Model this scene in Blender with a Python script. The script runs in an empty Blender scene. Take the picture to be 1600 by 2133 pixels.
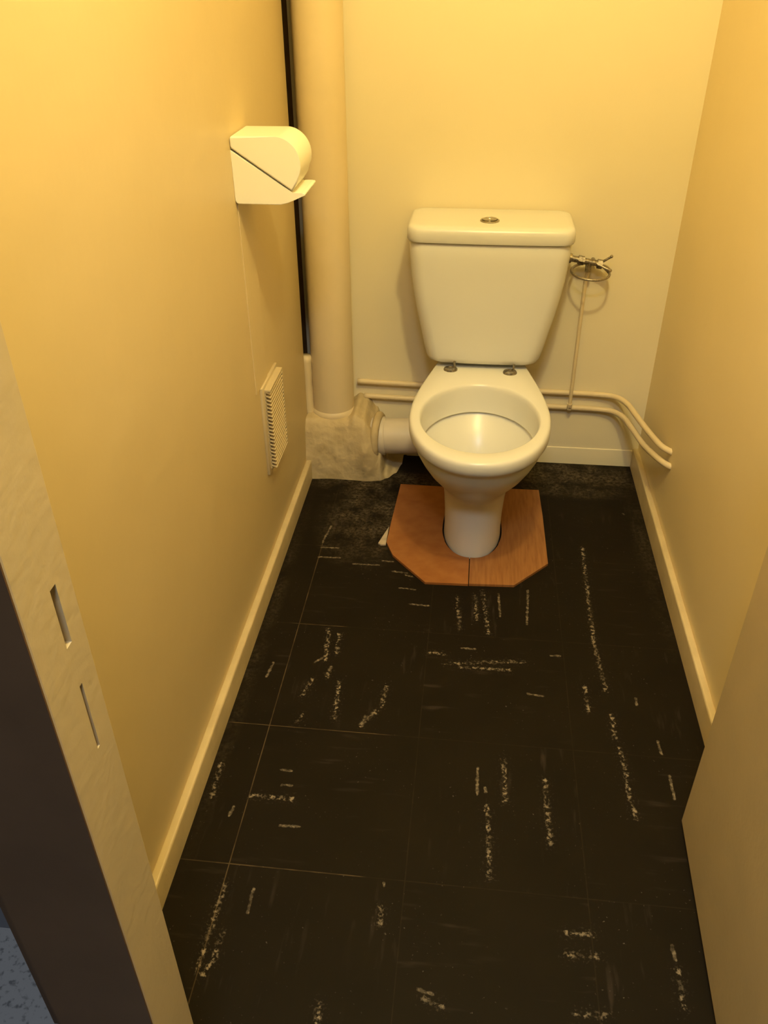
import bpy, bmesh, math, random
import numpy as np
from mathutils import Vector, Matrix

random.seed(7)
sc = bpy.context.scene
col = sc.collection

# ------------------------------------------------------------------ camera
F_PX, PITCH, YAW, ROLL, CAM_Z = 1721.2, 0.590048, 0.11308, -0.0061836, 1.35
fwd = Vector((-math.sin(YAW) * math.cos(PITCH), math.cos(YAW) * math.cos(PITCH), -math.sin(PITCH)))
rt0 = Vector((math.cos(YAW), math.sin(YAW), 0))
up0 = rt0.cross(fwd)
rt = math.cos(ROLL) * rt0 + math.sin(ROLL) * up0
up = -math.sin(ROLL) * rt0 + math.cos(ROLL) * up0
cam_data = bpy.data.cameras.new('camera')
cam = bpy.data.objects.new('camera', cam_data)
col.objects.link(cam)
M4 = Matrix((rt, up, -fwd)).transposed().to_4x4()
M4.translation = Vector((0, 0, CAM_Z))
cam.matrix_world = M4
cam_data.sensor_fit = 'HORIZONTAL'
cam_data.sensor_width = 36
cam_data.lens = F_PX / 1600 * 36
cam_data.clip_start = 0.02
sc.camera = cam

# ------------------------------------------------------------------ world, lights, exposure
w = bpy.data.worlds.new('world')
sc.world = w
w.use_nodes = True
w.node_tree.nodes['Background'].inputs[0].default_value = (0.55, 0.62, 0.8, 1)
w.node_tree.nodes['Background'].inputs[1].default_value = 0.035

LAMP_POS = (0.13, 0.92, 2.17)
ld = bpy.data.lights.new('ceiling_bulb_light', 'POINT')
ld.energy = 59
ld.color = (1.0, 0.83, 0.365)
ld.shadow_soft_size = 0.045
lo = bpy.data.objects.new('ceiling_bulb_light', ld)
lo.location = LAMP_POS
col.objects.link(lo)

hd = bpy.data.lights.new('hall_ceiling_light', 'AREA')      # cool light of the hall outside the doorway
hd.shape = 'RECTANGLE'
hd.size, hd.size_y = 0.35, 0.35
hd.energy = 22
hd.color = (0.78, 0.88, 1.0)
ho = bpy.data.objects.new('hall_ceiling_light', hd)
ho.location = (-0.05, -0.25, 2.5)
col.objects.link(ho)

sc.view_settings.view_transform = 'Standard'
sc.view_settings.look = 'None'
sc.view_settings.gamma = 1
sc.view_settings.use_curve_mapping = False
sc.view_settings.exposure = 0.0

# ------------------------------------------------------------------ materials
def new_mat(name):
    m = bpy.data.materials.new(name)
    m.use_nodes = True
    nt = m.node_tree
    return m, nt, nt.nodes['Principled BSDF']

def nd(nt, typ, **kw):
    n = nt.nodes.new(typ)
    for k, v in kw.items():
        setattr(n, k, v)
    return n

def coords(nt, scale=(1, 1, 1)):
    tc = nd(nt, 'ShaderNodeTexCoord')
    mp = nd(nt, 'ShaderNodeMapping')
    mp.inputs['Scale'].default_value = scale
    nt.links.new(tc.outputs['Object'], mp.inputs['Vector'])
    return mp.outputs[0]

def surface(name, color, color2=None, scale=4.0, rough=0.5, spec=0.4, metal=0.0, bump=0.0,
            bscale=60.0, stretch=(1, 1, 1), lo_=0.35, hi=0.65, coat=0.0):
    m, nt, b = new_mat(name)
    b.inputs['Roughness'].default_value = rough
    b.inputs['Specular IOR Level'].default_value = spec
    b.inputs['Metallic'].default_value = metal
    b.inputs['Coat Weight'].default_value = coat
    b.inputs['Coat Roughness'].default_value = 0.08
    v = coords(nt, stretch)
    n = nd(nt, 'ShaderNodeTexNoise')
    n.inputs['Scale'].default_value = scale
    n.inputs['Detail'].default_value = 5
    nt.links.new(v, n.inputs['Vector'])
    r = nd(nt, 'ShaderNodeValToRGB')
    r.color_ramp.elements[0].position = lo_
    r.color_ramp.elements[1].position = hi
    r.color_ramp.elements[0].color = (*color, 1)
    r.color_ramp.elements[1].color = (*(color2 or color), 1)
    nt.links.new(n.outputs[0], r.inputs[0])
    nt.links.new(r.outputs[0], b.inputs['Base Color'])
    if bump:
        n2 = nd(nt, 'ShaderNodeTexNoise')
        n2.inputs['Scale'].default_value = bscale
        n2.inputs['Detail'].default_value = 4
        nt.links.new(v, n2.inputs['Vector'])
        bp = nd(nt, 'ShaderNodeBump')
        bp.inputs['Strength'].default_value = 1.0
        bp.inputs['Distance'].default_value = bump
        nt.links.new(n2.outputs[0], bp.inputs['Height'])
        nt.links.new(bp.outputs[0], b.inputs['Normal'])
    return m

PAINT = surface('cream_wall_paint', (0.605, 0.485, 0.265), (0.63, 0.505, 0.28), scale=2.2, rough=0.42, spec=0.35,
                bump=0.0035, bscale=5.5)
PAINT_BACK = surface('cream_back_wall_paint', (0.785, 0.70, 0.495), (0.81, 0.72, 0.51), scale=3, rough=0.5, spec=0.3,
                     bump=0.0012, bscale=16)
PAINT_TRIM = surface('cream_gloss_trim_paint', (0.54, 0.44, 0.26), (0.58, 0.47, 0.275), scale=9, rough=0.35, spec=0.45,
                     bump=0.0006, bscale=70)
PAINT_PIPE = surface('cream_pipe_paint', (0.69, 0.57, 0.355), (0.72, 0.59, 0.37), scale=12, rough=0.42, spec=0.35,
                     bump=0.0004, bscale=50)
FRAME_SHADE = surface('hall_side_shade_brown', (0.115, 0.06, 0.026), (0.135, 0.072, 0.032), scale=10, rough=0.6)  # brown carries the shade of frame faces turned away from the lamp
CERAMIC = surface('white_glazed_ceramic', (0.70, 0.69, 0.63), (0.72, 0.71, 0.65), scale=3, rough=0.27, spec=0.45, coat=0.0)
PLASTIC = surface('white_plastic', (0.86, 0.82, 0.66), (0.88, 0.84, 0.68), scale=6, rough=0.3, spec=0.5)
PVC = surface('grey_white_pvc', (0.60, 0.53, 0.42), (0.66, 0.58, 0.46), scale=12, rough=0.4, spec=0.4)
CHROME = surface('dull_chrome', (0.33, 0.30, 0.25), (0.5, 0.46, 0.38), scale=80, rough=0.28, metal=1.0)
NICKEL = surface('tarnished_nickel', (0.16, 0.14, 0.11), (0.42, 0.38, 0.30), scale=140, rough=0.35, metal=0.9)
HOSE = surface('braided_steel_hose', (0.20, 0.165, 0.11), (0.5, 0.44, 0.34), scale=500, rough=0.4, metal=0.75)
GAP_SHADE = surface('gap_shade_brown', (0.10, 0.06, 0.022), (0.14, 0.085, 0.03), scale=20, rough=0.9, spec=0.1)  # dark tone stands in for the shade deep in gap and slot
MORTAR = surface('rough_painted_mortar', (0.47, 0.37, 0.205), (0.58, 0.465, 0.27), scale=16, rough=0.7, spec=0.2,
                 bump=0.003, bscale=60)
CEIL = surface('ceiling_paint', (0.72, 0.66, 0.52), (0.76, 0.70, 0.56), scale=3, rough=0.8)
HALL = surface('hall_wall_paint', (0.20, 0.20, 0.22), (0.23, 0.23, 0.25), scale=3, rough=0.7)
TERRAZZO = surface('grey_terrazzo', (0.15, 0.146, 0.145), (0.34, 0.325, 0.315), scale=95, rough=0.5, lo_=0.33, hi=0.46)
SCRAP = surface('pale_card', (0.42, 0.34, 0.24), (0.55, 0.45, 0.32), scale=40, rough=0.8)

def wood_mat(name, a, b_, angle):
    m, nt, b = new_mat(name)
    b.inputs['Roughness'].default_value = 0.45
    b.inputs['Specular IOR Level'].default_value = 0.3
    v = coords(nt, (42, 4.0, 4) if angle else (7, 9, 7))
    n = nd(nt, 'ShaderNodeTexNoise')
    n.inputs['Scale'].default_value = 3.2
    n.inputs['Detail'].default_value = 8
    n.inputs['Distortion'].default_value = 0.3
    nt.links.new(v, n.inputs['Vector'])
    r = nd(nt, 'ShaderNodeValToRGB')
    r.color_ramp.elements[0].position = 0.3
    r.color_ramp.elements[1].position = 0.7
    r.color_ramp.elements[0].color = (*a, 1)
    r.color_ramp.elements[1].color = (*b_, 1)
    nt.links.new(n.outputs[0], r.inputs[0])
    nt.links.new(r.outputs[0], b.inputs['Base Color'])
    return m
WOOD_L = wood_mat('orange_board', (0.29, 0.105, 0.027), (0.37, 0.15, 0.042), False)
WOOD_R = wood_mat('orange_grained_board', (0.26, 0.105, 0.032), (0.36, 0.16, 0.05), True)

# worn black floor tiles: seams, scuffs and paint scratches, all laid out in floor coordinates (metres)
STREAKS = [(0.335, 1.885, 0.328, 1.506), (0.328, 1.506, 0.339, 1.344), (0.294, 1.354, 0.295, 1.283), (0.344, 1.274, 0.342, 1.208),
 (0.35, 1.184, 0.354, 1.112), (0.352, 1.1, 0.359, 1.019), (-0.057, 1.425, -0.023, 1.425), (-0.021, 1.394, 0.16, 1.419),
 (0.018, 1.385, 0.127, 1.388), (-0.0, 1.633, 0.011, 1.516), (0.046, 1.647, 0.051, 1.555), (0.064, 1.669, 0.08, 1.506),
 (-0.305, 1.483, -0.295, 1.376), (-0.276, 1.469, -0.274, 1.402), (-0.253, 1.311, -0.246, 1.205), (-0.315, 1.312, -0.327, 1.26),
 (-0.278, 1.354, -0.284, 1.323), (-0.146, 1.308, -0.15, 1.25), (-0.159, 1.235, -0.189, 1.191), (-0.316, 1.205, -0.324, 1.184),
 (-0.376, 0.992, -0.294, 0.994), (-0.376, 0.808, -0.382, 0.657), (-0.357, 0.723, -0.361, 0.667), (-0.358, 0.683, -0.369, 0.651),
 (0.08, 1.016, 0.085, 0.866), (0.113, 1.134, 0.114, 1.03), (0.193, 1.089, 0.196, 0.945), (0.213, 0.781, 0.256, 0.785),
 (0.21, 0.744, 0.26, 0.748), (0.218, 0.654, 0.265, 0.657), (0.386, 0.739, 0.384, 0.681), (-0.098, 0.793, -0.099, 0.763),
 (-0.177, 0.627, -0.176, 0.597), (-0.018, 0.652, 0.012, 0.641), (-0.454, 1.062, -0.451, 0.981)]
THIN = [(0.224, 1.445, 0.246, 1.446), (0.18, 1.681, 0.173, 1.55), (-0.382, 1.811, -0.332, 1.814), (-0.383, 1.767, -0.322, 1.769),
 (-0.283, 1.745, -0.212, 1.748), (-0.207, 1.768, -0.178, 1.766), (-0.174, 1.725, -0.133, 1.721), (-0.15, 1.658, -0.108, 1.655),
 (-0.119, 1.596, -0.067, 1.594), (-0.138, 1.712, -0.112, 1.704), (-0.303, 1.383, -0.319, 1.366), (-0.183, 1.219, -0.184, 1.189),
 (-0.37, 1.918, -0.381, 1.834), (-0.322, 1.023, -0.303, 1.024), (-0.331, 1.06, -0.311, 1.058), (-0.305, 0.933, -0.268, 0.934),
 (-0.403, 0.964, -0.407, 0.943), (-0.325, 0.804, -0.324, 0.76), (0.06, 1.105, 0.061, 1.041), (0.075, 1.06, 0.077, 1.049),
 (0.383, 0.778, 0.385, 0.755), (-0.099, 0.838, -0.097, 0.833), (-0.027, 0.665, -0.004, 0.66), (0.402, 1.329, 0.401, 1.308),
 (0.43, 1.211, 0.432, 1.18), (0.439, 1.127, 0.439, 1.07), (0.467, 2.065, 0.47, 2.061), (-0.413, 1.356, -0.419, 1.309),
 (0.168, 1.319, 0.199, 1.315), (0.016, 1.449, 0.049, 1.449), (0.105, 1.66, 0.108, 1.57)]

JOINTS = [(-0.48, 0.846, -0.150, 0.846), (-0.38, 1.86, -0.38, 0.55), (-0.45, 1.1705, -0.137, 1.1705), (-0.384, 1.495, -0.279, 1.495)]

def floor_mat():
    m, nt, b = new_mat('worn_black_floor_tiles')
    L = nt.links.new
    def math_(op, a, b2=None, c=None, clamp=False):
        n = nd(nt, 'ShaderNodeMath', operation=op, use_clamp=clamp)
        for i, x in enumerate((a, b2, c)):
            if x is None:
                continue
            if isinstance(x, (int, float)):
                n.inputs[i].default_value = x
            else:
                L(x, n.inputs[i])
        return n.outputs[0]
    def noise(vec, scale, detail=4, rough=0.5):
        n = nd(nt, 'ShaderNodeTexNoise')
        n.inputs['Scale'].default_value = scale
        n.inputs['Detail'].default_value = detail
        n.inputs['Roughness'].default_value = rough
        L(vec, n.inputs['Vector'])
        return n
    def step(x, a, b2):                 # 0 below a, 1 above b2
        n = nd(nt, 'ShaderNodeMapRange')
        n.inputs['From Min'].default_value = a
        n.inputs['From Max'].default_value = b2
        L(x, n.inputs['Value'])
        return n.outputs[0]
    tc = nd(nt, 'ShaderNodeTexCoord')
    P0 = tc.outputs['Object']
    def field(name):                    # distance to the nearest scratch, stored on the floor mesh
        n = nd(nt, 'ShaderNodeAttribute', attribute_name=name)
        return n.outputs['Fac']
    wob = math_('MULTIPLY', math_('SUBTRACT', noise(P0, 110, 3).outputs[0], 0.5), 0.018)
    d_thick, d_thin = math_('ADD', field('scratch'), wob), math_('ADD', field('scuff'), math_('MULTIPLY', wob, 0.5))
    chip = noise(P0, 130, 3, 0.6).outputs[0]
    patch = noise(P0, 26, 2).outputs[0]
    thick = step(d_thick, 0.0055, 0.0020)
    thin = step(d_thin, 0.0034, 0.0012)
    chips = step(chip, 0.47, 0.60)
    fade = step(patch, 0.36, 0.56)
    thick = math_('MULTIPLY', math_('MULTIPLY', thick, chips), math_('ADD', math_('MULTIPLY', fade, 0.75), 0.25))
    thin = math_('MULTIPLY', thin, math_('ADD', math_('MULTIPLY', chips, 0.5), 0.25))
    halo = math_('MULTIPLY', math_('MULTIPLY', step(d_thick, 0.020, 0.004), step(noise(P0, 210, 2).outputs[0], 0.58, 0.68)), 0.16)
    # random faint flecks
    fleck = math_('MULTIPLY', step(noise(P0, 165, 2).outputs[0], 0.69, 0.75), math_('MULTIPLY', step(noise(P0, 9, 2).outputs[0], 0.45, 0.65), 0.3))
    # marbling: soft brown veins, direction changing tile by tile
    sep = nd(nt, 'ShaderNodeSeparateXYZ'); L(P0, sep.inputs[0])
    X, Y = sep.outputs[0], sep.outputs[1]
    u = math_('DIVIDE', math_('ADD', X, 0.38 + 0.317 * 4), 0.317)
    v = math_('DIVIDE', math_('ADD', Y, -0.846 + 0.3245 * 8), 0.3245)
    par = math_('MODULO', math_('ADD', math_('FLOOR', u), math_('FLOOR', v)), 2.0)
    mp1 = nd(nt, 'ShaderNodeMapping'); mp1.inputs['Scale'].default_value = (60, 9, 1); L(P0, mp1.inputs[0])
    mp2 = nd(nt, 'ShaderNodeMapping'); mp2.inputs['Scale'].default_value = (9, 60, 1); L(P0, mp2.inputs[0])
    v1 = step(noise(mp1.outputs[0], 1.0, 3).outputs[0], 0.60, 0.74)
    v2 = step(noise(mp2.outputs[0], 1.0, 3).outputs[0], 0.60, 0.74)
    vein = math_('ADD', math_('MULTIPLY', v1, par), math_('MULTIPLY', v2, math_('SUBTRACT', 1.0, par)))
    vein = math_('MULTIPLY', vein, step(noise(P0, 5, 2).outputs[0], 0.40, 0.62))
    # seams
    def seam(t, size):
        f = math_('FRACT', t)
        e = math_('MINIMUM', f, math_('SUBTRACT', 1.0, f))
        return step(math_('MULTIPLY', e, size), 0.0013, 0.0005)
    sm = math_('MAXIMUM', seam(u, 0.317), seam(v, 0.3245))
    sm = math_('MULTIPLY', sm, math_('ADD', 0.15, math_('MULTIPLY', step(field('joint'), 0.02, 0.006), 0.85)))
    sm = math_('MULTIPLY', sm, math_('ADD', 0.45, math_('MULTIPLY', step(noise(P0, 22, 3).outputs[0], 0.40, 0.58), 0.55)))
    # dusty cement smears along the back and down the left back tile
    def blob(cx, cy, rx, ry):
        s = nd(nt, 'ShaderNodeVectorMath', operation='SUBTRACT'); L(P0, s.inputs[0]); s.inputs[1].default_value = (cx, cy, 0)
        k = nd(nt, 'ShaderNodeVectorMath', operation='MULTIPLY'); L(s.outputs[0], k.inputs[0]); k.inputs[1].default_value = (1 / rx, 1 / ry, 0)
        l = nd(nt, 'ShaderNodeVectorMath', operation='LENGTH'); L(k.outputs[0], l.inputs[0])
        return step(l.outputs['Value'], 1.0, 0.25)
    dust = math_('MAXIMUM', blob(0.34, 2.25, 0.24, 0.13), math_('MULTIPLY', blob(-0.27, 1.98, 0.16, 0.28), 0.75))
    dust = math_('MAXIMUM', dust, math_('MULTIPLY', blob(-0.25, 2.17, 0.28, 0.08), 1.0))
    dust = math_('MAXIMUM', dust, math_('MULTIPLY', blob(0.51, 1.9, 0.04, 0.5), 0.22))
    dust = math_('MAXIMUM', dust, math_('MULTIPLY', blob(-0.46, 1.5, 0.03, 0.75), 0.2))
    dn = math_('MULTIPLY', math_('MULTIPLY', step(noise(P0, 100, 6, 0.7).outputs[0], 0.40, 0.70), step(noise(P0, 17, 4, 0.6).outputs[0], 0.36, 0.62)), math_('MULTIPLY', dust, 1.5, clamp=True))
    # compose
    base = nd(nt, 'ShaderNodeValToRGB')
    base.color_ramp.elements[0].color = (0.0080, 0.0060, 0.0036, 1)
    base.color_ramp.elements[1].color = (0.0145, 0.0105, 0.0062, 1)
    L(noise(P0, 7, 6).outputs[0], base.inputs[0])
    def mix(fac, a, colr):
        n = nd(nt, 'ShaderNodeMix', data_type='RGBA')
        L(fac, n.inputs[0]); L(a, n.inputs[6]); n.inputs[7].default_value = (*colr, 1)
        return n.outputs[2]
    c = mix(math_('MULTIPLY', vein, 0.8), base.outputs[0], (0.035, 0.026, 0.020))
    c = mix(math_('MULTIPLY', dn, 0.55), c, (0.26, 0.20, 0.125))
    c = mix(math_('MULTIPLY', sm, 0.6), c, (0.15, 0.105, 0.055))
    c = mix(fleck, c, (0.35, 0.31, 0.26))
    c = mix(halo, c, (0.20, 0.16, 0.12))
    c = mix(math_('MULTIPLY', math_('MAXIMUM', thick, thin), 0.60), c, (0.46, 0.37, 0.25))
    L(c, b.inputs['Base Color'])
    b.inputs['Roughness'].default_value = 0.55
    b.inputs['Specular IOR Level'].default_value = 0.07
    bp = nd(nt, 'ShaderNodeBump'); bp.inputs['Distance'].default_value = 0.0005; bp.inputs['Strength'].default_value = 0.6
    L(noise(P0, 40, 5).outputs[0], bp.inputs['Height']); L(bp.outputs[0], b.inputs['Normal'])
    return m
VINYL = floor_mat()

# ------------------------------------------------------------------ mesh helpers
def obj(name, bm, mat, parent=None, smooth=False, origin=None):
    me = bpy.data.meshes.new(name)
    if origin is not None:
        bmesh.ops.translate(bm, verts=bm.verts, vec=-Vector(origin))
    bmesh.ops.recalc_face_normals(bm, faces=bm.faces)
    bm.to_mesh(me)
    bm.free()
    for p in me.polygons:
        p.use_smooth = bool(smooth)
    if smooth == 'auto':
        me.set_sharp_from_angle(angle=math.radians(38))
    me.materials.append(mat)
    o = bpy.data.objects.new(name, me)
    col.objects.link(o)
    if parent:
        o.parent = parent
    if origin is not None:
        o.location = origin
    return o

def thing(name, label, cat, loc=(0, 0, 0), group=None):
    o = bpy.data.objects.new(name, None)
    o.empty_display_size = 0.05
    o.location = loc
    col.objects.link(o)
    return tag(o, label, cat, group)

def tag(o, label, cat, group=None):
    o['label'] = label
    o['category'] = cat
    if group:
        o['group'] = group
    return o

def struct(o, label=None):
    o['kind'] = 'structure'
    if label:
        o['label'] = label
    return o

def box(bm, x0, x1, y0, y1, z0, z1, bevel=0.0, segs=2):
    r = bmesh.ops.create_cube(bm, size=1)
    vs = r['verts']
    for v in vs:
        v.co = Vector(((x0 + x1) / 2 + v.co.x * (x1 - x0), (y0 + y1) / 2 + v.co.y * (y1 - y0), (z0 + z1) / 2 + v.co.z * (z1 - z0)))
    if bevel:
        es = list({e for v in vs for e in v.link_edges})
        bmesh.ops.bevel(bm, geom=es, offset=bevel, segments=segs, profile=0.5, affect='EDGES')
    return bm

def B(*a, **k):
    return box(bmesh.new(), *a, **k)

def prism(bm, pts, axis, a0, a1):
    """extrude a 2-D outline; axis 'z': pts=(x,y); 'y': pts=(x,z)"""
    def mk(p, a):
        return Vector((p[0], p[1], a)) if axis == 'z' else Vector((p[0], a, p[1]))
    lo_v = [bm.verts.new(mk(p, a0)) for p in pts]
    hi_v = [bm.verts.new(mk(p, a1)) for p in pts]
    n = len(pts)
    bm.faces.new(lo_v)
    bm.faces.new(hi_v[::-1])
    for i in range(n):
        bm.faces.new((lo_v[i], lo_v[(i + 1) % n], hi_v[(i + 1) % n], hi_v[i]))
    return bm

def smooth_path(pts, n=10, closed=False):
    P = [Vector(p) for p in pts]
    out = []
    m = len(P)
    rng = range(m) if closed else range(m - 1)
    for i in rng:
        p0 = P[(i - 1) % m] if (closed or i > 0) else P[0]
        p1, p2 = P[i], P[(i + 1) % m]
        p3 = P[(i + 2) % m] if (closed or i + 2 < m) else P[-1]
        for k in range(n):
            t = k / n
            out.append(0.5 * ((2 * p1) + (p2 - p0) * t + (2 * p0 - 5 * p1 + 4 * p2 - p3) * t * t + (3 * p1 - p0 - 3 * p2 + p3) * t ** 3))
    if not closed:
        out.append(P[-1])
    return out

def tube(bm, path, r, n=16, closed=False):
    m = len(path)
    rings = []
    prev = None
    for i, p in enumerate(path):
        if closed:
            t = (path[(i + 1) % m] - path[(i - 1) % m]).normalized()
        else:
            t = (path[min(i + 1, m - 1)] - path[max(i - 1, 0)]).normalized()
        if prev is None:
            a = Vector((0, 0, 1)) if abs(t.z) < 0.9 else Vector((1, 0, 0))
            u = t.cross(a).normalized()
        else:
            u = (prev - t * prev.dot(t)).normalized()
        prev = u
        v = t.cross(u)
        rr = r(i / (m - 1)) if callable(r) else r
        rings.append([bm.verts.new(p + rr * (math.cos(2 * math.pi * k / n) * u + math.sin(2 * math.pi * k / n) * v)) for k in range(n)])
    cnt = m if closed else m - 1
    for i in range(cnt):
        A, C = rings[i], rings[(i + 1) % m]
        for k in range(n):
            bm.faces.new((A[k], A[(k + 1) % n], C[(k + 1) % n], C[k]))
    if not closed:
        bm.faces.new(rings[0][::-1])
        bm.faces.new(rings[-1])
    return bm

def loft(bm, rings, cap0=True, cap1=True):
    R = [[bm.verts.new(p) for p in ring] for ring in rings]
    n = len(R[0])
    for A, C in zip(R, R[1:]):
        for k in range(n):
            bm.faces.new((A[k], A[(k + 1) % n], C[(k + 1) % n], C[k]))
    if cap0:
        bm.faces.new(R[0][::-1])
    if cap1:
        bm.faces.new(R[-1])
    return bm

def lathe(bm, prof, c, n=32, sx=1.0, sy=1.0):
    return loft(bm, [[Vector((c[0] + sx * r * math.cos(2 * math.pi * k / n), c[1] + sy * r * math.sin(2 * math.pi * k / n), c[2] + z)) for k in range(n)] for r, z in prof])

def cyl_between(bm, a, b, r, n=16):
    return tube(bm, [Vector(a), Vector(b)], r, n)

# ------------------------------------------------------------------ the room
XL, XR, YB, CZ = -0.487, 0.540, 2.345, 2.42
SK = 0.016
def build_floor():
    gx = np.arange(-0.56, 0.6201, 0.003)
    gy = np.arange(0.40, 2.4201, 0.003)
    Xg, Yg = np.meshgrid(gx, gy)
    nx, ny = len(gx), len(gy)
    co = np.stack([Xg.ravel(), Yg.ravel(), np.zeros(nx * ny)], 1)
    idx = np.arange(nx * ny).reshape(ny, nx)
    q = np.stack([idx[:-1, :-1], idx[:-1, 1:], idx[1:, 1:], idx[1:, :-1]], -1).reshape(-1, 4)
    c = len(co)
    x0_, x1_, y0_, y1_ = gx[0], gx[-1], gy[0], gy[-1]
    co = np.vstack([co, [[x0_, y0_, -.05], [x1_, y0_, -.05], [x1_, y1_, -.05], [x0_, y1_, -.05]]])
    me = bpy.data.meshes.new('floor')
    faces = q.tolist() + [[c + 3, c + 2, c + 1, c]]
    me.from_pydata(co.tolist(), [], faces)
    for nm, segs in (('scratch', STREAKS), ('scuff', THIN), ('joint', JOINTS)):
        D = np.full(len(co), 9.0)
        for (ax, ay, bx, by) in segs:
            ba = np.array([bx - ax, by - ay]); pa = co[:, :2] - np.array([ax, ay])
            t = np.clip(pa @ ba / max(ba @ ba, 1e-6), 0, 1)
            D = np.minimum(D, np.hypot(pa[:, 0] - t * ba[0], pa[:, 1] - t * ba[1]))
        at = me.attributes.new(nm, 'FLOAT', 'POINT')
        at.data.foreach_set('value', D.astype(np.float32))
    me.materials.append(VINYL)
    o = bpy.data.objects.new('floor', me)
    col.objects.link(o)
    return o
struct(build_floor(), 'black worn tiled floor with pale scratches')
struct(obj('trim_1', B(-1.7, -0.56, -1.6, 0.72, -0.05, 0.0), TERRAZZO), 'speckled grey floor of the hall beyond the door frame')
struct(obj('trim_2', B(-0.56, 0.62, -1.6, 0.40, -0.05, 0.0), TERRAZZO), 'speckled grey hall floor before the doorway')
struct(obj('ceiling', B(-0.60, 0.62, 0.36, 2.42, CZ, CZ + 0.06), CEIL))

# left wall: its far end stops short of the back wall beside the stack pipe
bm = B(-0.56, XL, 0.56, 2.236, 0, CZ)
es = [e for e in bm.edges if all(abs(v.co.x - XL) < 1e-4 and abs(v.co.y - 2.236) < 1e-4 for v in e.verts)]
bmesh.ops.bevel(bm, geom=es, offset=0.012, segments=5, profile=0.5, affect='EDGES')
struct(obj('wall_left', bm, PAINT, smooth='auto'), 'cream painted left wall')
PAINT_R = surface('cream_right_wall_paint', (0.78, 0.645, 0.37), (0.81, 0.67, 0.39), scale=2.2, rough=0.42, spec=0.35, bump=0.002, bscale=6)
struct(obj('wall_right', B(XR, 0.60, 0.43, 2.42, 0, CZ), PAINT_R), 'cream painted right wall')
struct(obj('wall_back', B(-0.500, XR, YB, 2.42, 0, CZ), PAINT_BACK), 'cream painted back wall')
bm = B(-0.64, -0.5, 2.352, 2.42, 0, CZ)
box(bm, -0.64, -0.575, 2.10, 2.352, 0, CZ)  # backing whose dark colour supplies the shade of the gap
struct(obj('trim_3', bm, GAP_SHADE), 'dark backing that paints the shade in the gap between the left wall and the stack pipe')

SKIRT = surface('cream_baseboard_paint', (0.56, 0.45, 0.255), (0.64, 0.52, 0.30), scale=14, rough=0.4, spec=0.4, bump=0.001, bscale=60)
def skirt(name, x0, x1, y0, y1, h, label):
    bm = B(x0, x1, y0, y1, 0, h)
    long_x = (x1 - x0) > (y1 - y0)
    es = [e for e in bm.edges if all(abs(v.co.z - h) < 1e-5 for v in e.verts)]
    bmesh.ops.bevel(bm, geom=es, offset=min(0.005, 0.45 * min(x1 - x0, y1 - y0)), segments=4, profile=0.5, affect='EDGES')
    return struct(obj(name, bm, SKIRT if 'back' not in name else PAINT_BACK, smooth='auto'), label)
skirt('baseboard_left', XL - 0.002, XL + SK, 0.50, 2.185, 0.064, 'cream baseboard along the left wall')
skirt('baseboard_right', XR - SK, XR + 0.002, 0.46, YB, 0.066, 'cream baseboard along the right wall')
skirt('baseboard_back', -0.19, XR - SK, YB - 0.0035, YB + 0.002, 0.058, 'cream baseboard along the back wall')

# left jamb of the door frame with two strike slots
bm = B(-0.405, -0.300, 0.403, 0.478, 0, 2.06, bevel=0.002)
jamb = obj('door_frame_jamb_left', bm, PAINT_TRIM)
def cut(o, bm):
    c = obj('cutter', bm, GAP_SHADE)
    md = o.modifiers.new('cut', 'BOOLEAN')
    md.object = c
    md.solver = 'EXACT'
    bpy.context.view_layer.update()
    me = bpy.data.meshes.new_from_object(o.evaluated_get(bpy.context.evaluated_depsgraph_get()))
    o.modifiers.clear()
    o.data = me
    bpy.data.objects.remove(c, do_unlink=True)
bm = B(-0.33, -0.29, 0.4455, 0.4545, 0.904, 0.962)
box(bm, -0.306, -0.29, 0.4475, 0.4520, 0.786, 0.861)
cut(jamb, bm)
jamb.name = 'trim_4'
struct(jamb, 'cream painted door frame jamb with strike slots')
slot = obj('strike_slot_shade', B(-0.3295, -0.3285, 0.4458, 0.4542, 0.9045, 0.9615), GAP_SHADE, jamb)  # thin dark plates on the slot floors colour in their shade
slot['label'] = 'dark plate painting the shade in the upper lock slot'
slot = obj('strike_slot_shade', B(-0.3058, -0.3050, 0.4478, 0.4517, 0.7865, 0.8605), FRAME_SHADE, jamb)
slot['label'] = 'brown plate painting the shade in the shallow lower lock slot'
# unlit hall side of frame and partition end, shade coloured in as brown
struct(obj('trim_5', B(-0.410, -0.3005, 0.4018, 0.4035, 0, 2.12), FRAME_SHADE), 'hall side of the door frame, its shade painted in dark brown')
struct(obj('trim_6', B(-0.50, -0.385, 0.488, 0.562, 0, CZ), FRAME_SHADE), 'end of the partition behind the frame, its shade painted in dark brown')
struct(obj('trim_7', B(-0.575, -0.5605, 0.555, 0.70, 0, CZ), FRAME_SHADE), 'outer corner of the partition, its shade painted in dark brown')
struct(obj('wall_hall', B(-1.7, -0.575, 0.705, 0.78, 0, CZ), HALL), 'dim grey hall wall left of the door frame')
struct(obj('baseboard_hall', B(-1.7, -0.575, 0.690, 0.705, 0, 0.09), HALL))
struct(obj('trim_8', B(0.425, 0.62, 0.345, 0.43, 0, 2.06), PAINT_TRIM), 'right jamb of the door frame')
struct(obj('trim_9', B(-0.62, 0.62, 0.36, 0.43, 2.06, CZ), PAINT_TRIM), 'door head above the doorway')

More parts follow.
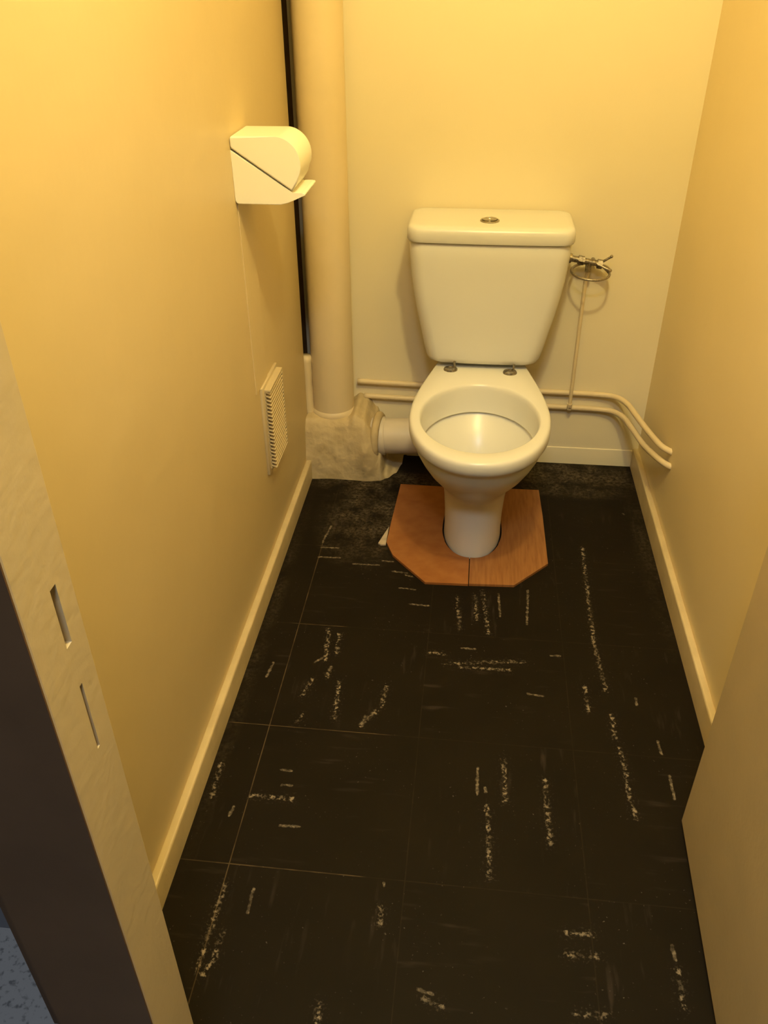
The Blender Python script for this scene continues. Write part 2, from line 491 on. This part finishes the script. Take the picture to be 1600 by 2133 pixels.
# open door leaf, folded back along the right wall
hx, hy, ex, ey = 0.4165, 0.44, 0.4405, 1.017
d = Vector((ex - hx, ey - hy, 0)); ln = d.length
leaf = B(0, ln, -0.038, 0, 0.009, 2.04, bevel=0.0015)
leaf_o = obj('door_1', leaf, PAINT_TRIM)
leaf_o.location = (hx, hy, 0)
leaf_o.rotation_euler = (0, 0, math.atan2(d.y, d.x))
struct(leaf_o, 'cream door leaf standing open along the right wall')
bm = bmesh.new()
cyl_between(bm, (ln - 0.06, -0.002, 1.0), (ln - 0.06, 0.045, 1.0), 0.009)
cyl_between(bm, (ln - 0.06, 0.045, 1.0), (ln - 0.17, 0.045, 1.0), 0.008)
box(bm, ln - 0.08, ln - 0.04, 0.0, 0.005, 0.88, 1.06, bevel=0.002)
obj('door_handle', bm, CHROME, leaf_o, smooth='auto')

# ------------------------------------------------------------------ soil stack, mortar, waste pipe
stack = thing('soil_stack_pipe', 'wide cream painted vertical pipe in the back left corner', 'pipe', (-0.413, 2.277, 0.15))
bm = bmesh.new()
cyl_between(bm, (0, 0, 0), (0, 0, CZ - 0.15), 0.063, 48)
obj('pipe', bm, PAINT_PIPE, stack, smooth='auto')
bm = lathe(bmesh.new(), [(0.062, 0.02), (0.0665, 0.03), (0.069, 0.042), (0.067, 0.05), (0.062, 0.056)], (0, 0, 0), 48)
obj('pipe_collar', bm, PAINT_PIPE, stack, smooth='auto')

import mathutils.noise as mn
def lerp_tab(t, tab):
    if t <= tab[0][0]:
        return tab[0][1]
    for (a, va), (b, vb) in zip(tab, tab[1:]):
        if t <= b:
            k = (t - a) / (b - a)
            k = k * k * (3 - 2 * k)
            return va + (vb - va) * k
    return tab[-1][1]
bm = bmesh.new()
NX, NV = 110, 70
x0, x1 = XL, -0.200
topx = [(-0.487, 0.192), (-0.36, 0.190), (-0.338, 0.206), (-0.315, 0.196), (-0.285, 0.160), (-0.262, 0.09), (-0.246, 0.022), (-0.225, 0.006), (-0.200, 0.001)]
frontx = [(-0.487, 2.165), (-0.40, 2.172), (-0.30, 2.170), (-0.26, 2.176), (-0.24, 2.192), (-0.215, 2.225), (-0.200, 2.285)]
grid = []
for i in range(NX + 1):
    x = x0 + (x1 - x0) * i / NX
    T, Fy = lerp_tab(x, topx), lerp_tab(x, frontx)
    row = []
    for j in range(NV + 1):
        v = j / NV
        if v < 0.62:                       # the sloping front face
            k = v / 0.62
            y = Fy + 0.012 * k + 0.034 * k ** 2.2
            z = T * math.sin(k * math.pi / 2) ** 0.9
        else:
            k = (v - 0.62) / 0.38
            y = Fy + 0.046 + (YB + 0.004 - Fy - 0.046) * k
            z = T + 0.012 * k * (1 if x < -0.25 else 0)
        nz = mn.noise(Vector((x * 28, y * 28, z * 28))) * 0.0026 + mn.noise(Vector((x * 75, y * 75, z * 60 + 5))) * 0.0010
        ridge = 0.016 * math.exp(-((x + 0.30) / 0.028) ** 2) * math.exp(-((z - 0.10) / 0.07) ** 2)
        y2 = y - nz * (1 if v > 0.02 else 0.4) - ridge * (v < 0.62)
        z2 = max(0.0005, z + (nz * 0.7 if v > 0.05 else 0)) if v > 0 else -0.004
        if x < -0.44 and y2 < 2.236:
            pass
        row.append(bm.verts.new((x, min(y2, YB + 0.004), z2)))
    grid.append(row)
for i in range(NX):
    for j in range(NV):
        bm.faces.new((grid[i][j], grid[i + 1][j], grid[i + 1][j + 1], grid[i][j + 1]))
# ring of mortar pressed round the waste pipe
ringp = []
for k in range(40):
    a = 2 * math.pi * k / 40
    rr = 0.064 + 0.003 * mn.noise(Vector((math.cos(a) * 2, math.sin(a) * 2, 3)))
    ringp.append(Vector((-0.272 + 0.006 * math.cos(a), 2.250 + rr * math.cos(a), 0.118 + rr * math.sin(a))))
tube(bm, ringp, 0.0125, 12, closed=True)
tag(obj('mortar_bed', bm, MORTAR, smooth=True), 'rough cream painted lump of mortar round the foot of the wide corner pipe', 'mortar')
# filler plugging the gap below the dark slot
bm = bmesh.new()
fp = [Vector((-0.4860 + 0.0006 * math.sin(k * 1.7), 2.252, 0.18 + 0.195 * k / 12)) for k in range(13)]
tube(bm, fp, lambda t: 0.0165 + 0.0008 * math.sin(t * 9), 12)
tag(obj('gap_filler', bm, PAINT_PIPE, smooth=True), 'cream filler plugging the lower end of the dark gap beside the wide pipe', 'filler')

wp = thing('waste_pipe', 'short fat grey-white outlet pipe running from the mortar to the toilet', 'pipe', (-0.27, 2.25, 0.06))
bm = bmesh.new()
cyl_between(bm, (-0.02, 0.0, 0.058), (0.155, -0.005, 0.066), 0.0555, 40)
obj('pipe', bm, PVC, wp, smooth='auto')
bm = bmesh.new()
tube(bm, [Vector((0.000, 0, 0.058)), Vector((0.004, 0, 0.058)), Vector((0.018, 0, 0.0585)), Vector((0.022, 0, 0.0587))], lambda t: 0.0600 if 0.1 < t < 0.9 else 0.0575, 40)
obj('pipe_socket', bm, PVC, wp, smooth='auto')

# ------------------------------------------------------------------ toilet
CX = 0.031
toilet = thing('toilet', 'white ceramic toilet without a seat in front of the back wall', 'toilet', (CX, 1.95, 0))
OFF = Vector((CX, 1.95, 0))
NA = 120
YC = 1.88
def radial(poly, c):
    """distance from c to the closed polygon along each of NA directions"""
    out = []
    for k in range(NA):
        a = 2 * math.pi * k / NA - math.pi / 2
        dx, dy = math.cos(a), math.sin(a)
        best = 0
        for (x1_, y1_), (x2_, y2_) in zip(poly, poly[1:] + poly[:1]):
            ax, ay, bx, by = x1_ - c[0], y1_ - c[1], x2_ - c[0], y2_ - c[1]
            ex_, ey_ = bx - ax, by - ay
            den = dx * ey_ - dy * ex_
            if abs(den) < 1e-12:
                continue
            t = (ax * ey_ - ay * ex_) / den
            s = (ax * dy - ay * dx) / den
            if -1e-9 <= s <= 1 + 1e-9 and t > best:
                best = t
        out.append(best)
    return out
def outline(yf, ym, hw, yb, hb, n=2.15, rc=0.03):
    """plan outline: rounded front from (0,yf) to (hw,ym), straightening to half width hb at yb"""
    half = []
    for i in range(41):
        a = math.pi / 2 * i / 40
        half.append((hw * math.sin(a) ** (2 / n), ym - (ym - yf) * math.cos(a) ** (2 / n)))
    for i in range(1, 26):
        t = i / 25
        y = ym + (yb - ym) * t
        s = t if t < 0 else (t ** 2 * (3 - 2 * t)) * 0.45 + (1 - math.cos(t * math.pi / 2)) * 0.0 + t ** 1.6 * 0.55
        half.append((hw + (hb - hw) * min(1, s), y))
    # round the back corner
    xb, ybk = half[-1]
    half = [p for p in half if p[1] < yb - rc]
    for i in range(9):
        a = math.pi / 2 * i / 8
        half.append((hb - rc + rc * math.cos(a), yb - rc + rc * math.sin(a)))
    return [(x, y) for x, y in half] + [(-x, y) for x, y in half[::-1][0:]]
def ring_from(spec, z, shrink=0.0, c=YC):
    r = radial(outline(*spec), (0, c))
    pts = []
    for k in range(NA):
        a = 2 * math.pi * k / NA - math.pi / 2
        rr = r[k] - shrink
        pts.append(Vector((rr * math.cos(a), c + rr * math.sin(a) - 1.95, z)))
    return pts
RIM = (1.641, 1.905, 0.1795, 2.325, 0.103)
def lerp_spec(a, b, t):
    return tuple(x + (y - x) * t for x, y in zip(a, b))
rings = []
# (z, front y, y of widest, half width, back y, back half width)
LV = [
    (0.000, 1.801, 1.935, 0.079, 2.185, 0.060),
    (0.006, 1.802, 1.935, 0.079, 2.185, 0.060),
    (0.030, 1.806, 1.935, 0.078, 2.185, 0.060),
    (0.080, 1.812, 1.935, 0.079, 2.180, 0.060),
    (0.130, 1.815, 1.93, 0.082, 2.180, 0.062),
    (0.165, 1.810, 1.925, 0.086, 2.185, 0.064),
    (0.188, 1.790, 1.92, 0.091, 2.195, 0.068),
    (0.210, 1.764, 1.92, 0.101, 2.21, 0.073),
    (0.235, 1.736, 1.915, 0.116, 2.225, 0.079),
    (0.262, 1.708, 1.91, 0.134, 2.25, 0.086),
    (0.292, 1.684, 1.91, 0.151, 2.28, 0.092),
    (0.318, 1.668, 1.905, 0.162, 2.30, 0.096),
    (0.338, 1.659, 1.905, 0.165, 2.31, 0.097),
    (0.346, 1.654, 1.905, 0.169, 2.315, 0.099),
    (0.352, 1.647, 1.905, 0.175, 2.322, 0.102),
    (0.360, 1.642, 1.905, 0.179, 2.325, 0.103),
    (0.378, 1.641, 1.905, 0.1795, 2.325, 0.103),
]
for z, yf, ym, hw, yb, hb in LV:
    c = YC if z > 0.2 else 1.95
    rings.append(ring_from((yf, ym, hw, yb, hb, 2.15 if z > 0.2 else 2.05), z, 0, YC + (1.97 - YC) * max(0, min(1, (0.24 - z) / 0.1))))
rings.append(ring_from(RIM, 0.3845, 0.0018))
rings.append(ring_from(RIM, 0.3885, 0.005))
rings.append(ring_from(RIM, 0.390, 0.010))
def ell(a, bf, bb, yc, z):
    pts = []
    for k in range(NA):
        t = 2 * math.pi * k / NA - math.pi / 2
        dx, dy = math.cos(t), math.sin(t)
        b = bb if dy > 0 else bf
        r = 1 / math.sqrt((dx / a) ** 2 + (dy / b) ** 2)
        pts.append(Vector((r * dx, yc + r * dy - 1.95, z)))
    return pts
inner = [  # a, front b, back b, centre y, z
    (0.154, 0.190, 0.194, YC, 0.390),
    (0.1515, 0.187, 0.191, YC, 0.3885),
    (0.1490, 0.184, 0.188, YC, 0.384),
    (0.1475, 0.182, 0.186, YC, 0.375),
    (0.1470, 0.181, 0.184, YC, 0.345),
    (0.1460, 0.180, 0.180, YC, 0.318),
    (0.1450, 0.179, 0.178, YC, 0.312),
    (0.1490, 0.182, 0.183, YC, 0.3095),
    (0.1530, 0.184, 0.186, YC, 0.310),
    (0.1535, 0.184, 0.186, YC, 0.306),
    (0.1480, 0.178, 0.178, YC, 0.296),
    (0.1380, 0.166, 0.160, YC + 0.002, 0.280),
    (0.1220, 0.148, 0.134, YC + 0.006, 0.255),
    (0.1000, 0.126, 0.106, YC + 0.012, 0.225),
    (0.0740, 0.098, 0.080, YC + 0.020, 0.190),
    (0.0560, 0.072, 0.060, YC + 0.030, 0.150),
    (0.0450, 0.050, 0.046, YC + 0.040, 0.110),
    (0.030, 0.034, 0.030, YC + 0.050, 0.085),
]
for a, bf, bb, yc, z in inner:
    rings.append(ell(a, bf, bb, yc, z))
bm = loft(bmesh.new(), rings)
obj('bowl', bm, CERAMIC, toilet, smooth='auto')
bm = bmesh.new()
wr = ell(0.066, 0.086, 0.071, YC + 0.024, 0.172)
bm.faces.new([bm.verts.new(p) for p in wr])
m, nt, b = new_mat('toilet_water')
b.inputs['Base Color'].default_value = (0.75, 0.78, 0.74, 1)
b.inputs['Roughness'].default_value = 0.02
b.inputs['Transmission Weight'].default_value = 0.9
b.inputs['IOR'].default_value = 1.33
obj('water', bm, m, toilet)

def rrect(cx, hw, yf, yb, r, z, n=8, bulge=0.0):
    pts = []
    for (sx, sy, a0) in ((1, -1, -90), (1, 1, 0), (-1, 1, 90), (-1, -1, 180)):
        px = cx + sx * (hw - r)
        py = (yb - r) if sy > 0 else (yf + r)
        for i in range(n + 1):
            a = math.radians(a0 + 90 * i / n)
            pts.append(Vector((px + r * math.cos(a), py + r * math.sin(a), z)))
    for p in list(pts):
        if bulge and p.y < (yf + yb) / 2:
            p.y -= bulge * (1 - ((p.x - cx) / hw) ** 2)
    # extra points along the front so that the bulge is round
    out = []
    for i, p in enumerate(pts):
        out.append(p)
        if i == 4 * (n + 1) - 1:
            q = pts[0]
            for k in range(1, 12):
                t = k / 12
                x = p.x + (q.x - p.x) * t
                y = yf - bulge * (1 - ((x - cx) / hw) ** 2)
                out.append(Vector((x, y, z)))
    return out
TX = 0.002   # cistern centre relative to the bowl centre
cis = [(0.402, 0.115, 2.190, 0.028), (0.404, 0.140, 2.178, 0.030), (0.410, 0.152, 2.171, 0.032), (0.422, 0.159, 2.167, 0.034), (0.450, 0.166, 2.164, 0.036),
       (0.50, 0.176, 2.160, 0.036), (0.55, 0.187, 2.156, 0.036), (0.60, 0.196, 2.153, 0.036), (0.65, 0.203, 2.150, 0.036), (0.70, 0.2075, 2.148, 0.036),
       (0.738, 0.209, 2.147, 0.036), (0.742, 0.207, 2.149, 0.034)]
bm = loft(bmesh.new(), [rrect(TX, hw, yf - 1.95, 2.335 - 1.95, r, z, bulge=0.007) for z, hw, yf, r in cis])
obj('cistern', bm, CERAMIC, toilet, smooth='auto')
lid = [(0.7445, 0.209, 2.144, 0.034, 2.337), (0.7455, 0.2125, 2.140, 0.034, 2.339), (0.750, 0.2145, 2.138, 0.034, 2.341), (0.768, 0.2145, 2.137, 0.034, 2.341), (0.776, 0.2135, 2.138, 0.034, 2.340),
       (0.782, 0.2105, 2.142, 0.032, 2.338), (0.7850, 0.205, 2.149, 0.03, 2.334), (0.786, 0.195, 2.16, 0.03, 2.326), (0.7865, 0.10, 2.21, 0.02, 2.27)]
bm = loft(bmesh.new(), [rrect(TX, hw, yf - 1.95, yb - 1.95, r, z, bulge=0.007) for z, hw, yf, r, yb in lid])
obj('cistern_lid', bm, CERAMIC, toilet, smooth='auto')
btn = obj('flush_button', lathe(bmesh.new(), [(0.025, 0.784), (0.025, 0.7885), (0.0235, 0.790), (0.0205, 0.790), (0.0200, 0.7885), (0.0, 0.7885)][:-1], (-0.002, 2.206 - 1.95, 0), 40), CHROME, toilet, smooth='auto')
bm = prism(bmesh.new(), [(-0.002 + 0.0185 * math.cos(math.radians(a)), 2.206 - 1.95 + 0.0185 * math.sin(math.radians(a))) for a in range(-85, 266 - 180, 10)], 'z', 0.7875, 0.7925)
obj('push_half', bm, CHROME, btn, smooth='auto')
bm = prism(bmesh.new(), [(-0.0035 + 0.0185 * math.cos(math.radians(a)), 2.206 - 1.95 + 0.0185 * math.sin(math.radians(a))) for a in range(95, 266, 10)], 'z', 0.7875, 0.7918)
obj('push_half', bm, CHROME, btn, smooth='auto')
for sx, py in ((-0.0855, 2.156), (0.0795, 2.150)):
    hm = obj('seat_hinge_mount', lathe(bmesh.new(), [(0.019, 0.3895), (0.0195, 0.393), (0.0175, 0.3965), (0.012, 0.3985), (0.007, 0.3985), (0.006, 0.3965)], (sx, py - 1.95, 0), 32, 1.0, 0.85), NICKEL, toilet, smooth='auto')
    bm = bmesh.new()
    cyl_between(bm, (sx + 0.010, py - 1.95 + 0.006, 0.396), (sx + 0.010, py - 1.95 + 0.006, 0.414), 0.0032, 12)
    obj('hinge_pin', bm, NICKEL, hm, smooth='auto')

# ------------------------------------------------------------------ orange floor board in two halves round the pedestal
ped = outline(*(1.801, 1.935, 0.079, 2.185, 0.060, 2.05))
ped_half = [(x, y) for x, y in ped if x >= 0][:60]
ped_half = [(x + 0.0045, y - 0.004 * (1 if y < 1.87 else 0)) for x, y in ped_half if y < 2.140]
seamx = 0.0275
R_out = [(seamx + 0.0012, 1.684), (0.144, 1.690), (0.236, 1.792), (0.233, 2.016), (0.228, 2.16), (CX + 0.075, 2.158)]
R_in = [(CX + x, y) for x, y in ped_half][::-1]
R_in = [p for p in R_in if p[0] > seamx + 0.004] + [(seamx + 0.0012, 1.797)]
bm = prism(bmesh.new(), R_out + R_in, 'z', 0.0, 0.007)
tag(obj('floor_board', bm, WOOD_R, origin=(0.15, 1.9, 0)), 'right half of the orange wooden board cut round the toilet foot', 'board', 'orange board halves round the toilet foot')
L_out = [(seamx - 0.0012, 1.683), (-0.085, 1.679), (-0.180, 1.788), (-0.203, 1.845), (-0.2, 1.95), (-0.192, 2.152), (CX - 0.075, 2.150)]
L_in = [(CX - x, y) for x, y in ped_half][::-1]
L_in = [p for p in L_in if p[0] < seamx - 0.004] + [(seamx - 0.0012, 1.797)]
bm = prism(bmesh.new(), L_out + L_in, 'z', 0.0, 0.007)
tag(obj('floor_board', bm, WOOD_L, origin=(-0.1, 1.9, 0)), 'left half of the orange wooden board cut round the toilet foot', 'board', 'orange board halves round the toilet foot')
bm = prism(bmesh.new(), [(-0.2045, 1.925), (-0.226, 1.842), (-0.218, 1.836), (-0.2045, 1.838)], 'z', 0.0, 0.004)
tag(obj('board_scrap', bm, SCRAP, origin=(-0.215, 1.86, 0)), 'small pale sliver sticking out beside the left edge of the orange board', 'scrap')

# ------------------------------------------------------------------ water pipes on the back wall
def pipe_run(z, ys, xs, zend, label):
    pts = [(xs, YB - 0.010, z + 0.008), (-0.15, YB - 0.010, z + 0.004), (0.1, YB - 0.010, z), (0.32, YB - 0.010, z - 0.002), (0.405, YB - 0.013, z - 0.003),
           (0.445, YB - 0.030, z - 0.002), (0.469, YB - 0.075, z - 0.001), (0.484, YB - 0.15, z), (0.500, YB - 0.24, z + 0.003), (0.519, ys + 0.035, zend), (0.545, ys, zend)]
    t = tag(obj('water_pipe', tube(bmesh.new(), smooth_path(pts, 10), 0.0085, 16), PAINT_PIPE, smooth=True, origin=(0.1, YB - 0.01, z)), label, 'pipe', 'painted pipes low on the back wall')
    return t
pipe_run(0.2525, 1.965, -0.345, 0.265, 'upper of the two thin cream pipes running low across the back wall')
pipe_run(0.204, 1.945, -0.325, 0.232, 'lower of the two thin cream pipes running low across the back wall')
riser = thing('riser_pipe', 'thin cream vertical pipe rising from the two low pipes to the stop valve', 'pipe', (0.306, YB - 0.024, 0.20))
obj('pipe', tube(bmesh.new(), smooth_path([(0.002, 0, 0.006), (0.001, 0, 0.15), (0, 0, 0.36), (0, -0.003, 0.40), (0, -0.016, 0.425), (0, -0.022, 0.435)], 8), 0.0052, 14), PAINT_PIPE, riser, smooth=True)
bm = bmesh.new()
cyl_between(bm, (0.002, 0.004, 0.002), (0.002, 0, 0.022), 0.0075, 16)
obj('pipe_joint', bm, PAINT_PIPE, riser, smooth='auto')

# stop valve and its coiled flexible tube
vy = YB - 0.046
valve = thing('stop_valve', 'small tarnished metal stop valve right of the cistern', 'valve', (0.306, vy, 0.655))
bm = bmesh.new()
cyl_between(bm, (-0.052, 0, 0.014), (0.030, 0, 0.000), 0.0085, 20)
cyl_between(bm, (0, 0.001, -0.022), (0, 0.001, 0.006), 0.0095, 6)
cyl_between(bm, (-0.030, 0, 0.0105), (-0.014, 0, 0.0075), 0.0125, 6)
cyl_between(bm, (0.022, 0, 0.001), (0.036, 0, -0.001), 0.013, 6)
cyl_between(bm, (0.015, 0.002, 0.0), (0.015, 0.040, 0.0), 0.006, 12)
obj('valve_body', bm, NICKEL, valve, smooth='auto')
bm = bmesh.new()
cyl_between(bm, (0.030, -0.004, 0.004), (0.056, -0.006, 0.022), 0.0032, 10)
bmesh.ops.create_icosphere(bm, subdivisions=2, radius=0.0045, matrix=Matrix.Translation((0.057, -0.006, 0.023)))
obj('valve_lever', bm, NICKEL, valve, smooth='auto')
bm = bmesh.new()
cyl_between(bm, (-0.078, 0, 0.020), (-0.050, 0, 0.014), 0.0105, 6)
cyl_between(bm, (-0.060, 0, 0.0155), (-0.048, 0, 0.0135), 0.0130, 16)
obj('cistern_nut', bm, NICKEL, valve, smooth='auto')
hose_pts = []
cxh, cyh, czh, rh = 0.311, vy - 0.018, 0.638, 0.051
hose_pts.append((0.338, vy, 0.655))
for k in range(0, 29):
    a = math.radians(20 - k * 13.6)
    hose_pts.append((cxh + rh * math.cos(a), cyh + rh * 0.92 * math.sin(a), czh - 0.004 + 0.010 * k / 28 + 0.006 * math.sin(a)))
hose_pts.append((cxh + 0.01, vy - 0.004, 0.660))
tag(obj('flexible_hose', tube(bmesh.new(), smooth_path(hose_pts, 5), 0.0036, 10), HOSE, smooth=True), 'thin metal hose coiled in a loop under the stop valve', 'hose')

# ------------------------------------------------------------------ left wall fittings
# toilet paper dispenser
disp = thing('toilet_paper_dispenser', 'white plastic toilet paper dispenser on the left wall', 'dispenser', (XL, 1.74, 0.942))
def rounded(prof, y0, y1, r=0.003):
    bm = prism(bmesh.new(), prof, 'y', y0, y1)
    es = [e for e in bm.edges if abs(e.verts[0].co.y - e.verts[1].co.y) < 1e-6]
    bmesh.ops.bevel(bm, geom=es, offset=r, segments=3, profile=0.5, affect='EDGES')
    return bm
def arc(cx, cz, rx, rz, a0, a1, n=10):
    return [(cx + rx * math.cos(math.radians(a0 + (a1 - a0) * i / n)), cz + rz * math.sin(math.radians(a0 + (a1 - a0) * i / n))) for i in range(n + 1)]
body = [(0.0, 0.1010), (0.0, 0.008)] + arc(0.008, 0.008, 0.008, 0.008, 180, 270, 4)[1:] + [(0.092, 0.0)] + [(0.106, 0.003), (0.122, 0.012), (0.139, 0.0165), (0.143, 0.019), (0.142, 0.023), (0.136, 0.0235), (0.1185, 0.0222)]
b_ = obj('body', rounded(body, -0.060, 0.060, 0.0015), PLASTIC, disp, smooth=True)
cover = [(0.1175, 0.0262), (0.0015, 0.1035), (0.0, 0.108), (0.0, 0.120)] + arc(0.006, 0.120, 0.006, 0.006, 180, 90, 4)[1:] + arc(0.088, 0.076, 0.049, 0.050, 88, -18, 16) + [(0.1285, 0.043)]
c_ = obj('cover', rounded(cover, -0.061, 0.061, 0.004), PLASTIC, disp, smooth=True)
for o in (b_, c_):
    o.modifiers.new('wn', 'WEIGHTED_NORMAL').weight = 100

strip = B(XL - 0.001, XL + 0.0022, 1.690, 1.795, 0.515, 0.945, bevel=0.0008)
tag(obj('cover_strip', strip, PAINT, origin=(XL, 1.74, 0.52)), 'flat cream painted strip on the left wall between dispenser and vent', 'strip')

vent = thing('vent_grille', 'cream slatted vent grille low on the left wall', 'vent', (XL, 1.80, 0.28))
obj('back_plate', B(-0.001, 0.007, -0.078, 0.078, 0.0, 0.235, bevel=0.002), PAINT_TRIM, vent, smooth='auto')
bm = bmesh.new()
box(bm, 0.006, 0.010, -0.064, 0.070, 0.012, 0.222)
NS = 21
for k in range(NS):
    z = 0.016 + 0.200 * k / (NS - 1)
    prism(bm, [(0.008, z + 0.0052), (0.022, z + 0.0004), (0.022, z - 0.0012), (0.008, z + 0.0030)], 'y', -0.064, 0.068)
obj('slats', bm, PAINT_TRIM, vent)
bm = bmesh.new()
box(bm, 0.006, 0.022, 0.066, 0.0705, 0.010, 0.224, bevel=0.001)
box(bm, 0.006, 0.022, -0.0645, 0.0705, 0.220, 0.2265, bevel=0.001)
obj('rim', bm, PAINT_TRIM, vent)

# ------------------------------------------------------------------ the lamp itself, above the picture
lamp = thing('ceiling_lamp', 'bare bulb hanging from the ceiling above the doorway side', 'lamp', (LAMP_POS[0], LAMP_POS[1], CZ))
bm = bmesh.new()
cyl_between(bm, (0, 0, 0), (0, 0, -0.30), 0.003, 8)
lathe(bm, [(0.04, 0.0), (0.04, -0.012), (0.012, -0.03)], (0, 0, 0), 24)
obj('lamp_cord', bm, PLASTIC, lamp, smooth='auto')
bm = lathe(bmesh.new(), [(0.012, -0.29), (0.020, -0.295), (0.020, -0.335), (0.015, -0.34)], (0, 0, 0), 20)
obj('bulb_holder', bm, PLASTIC, lamp, smooth='auto')
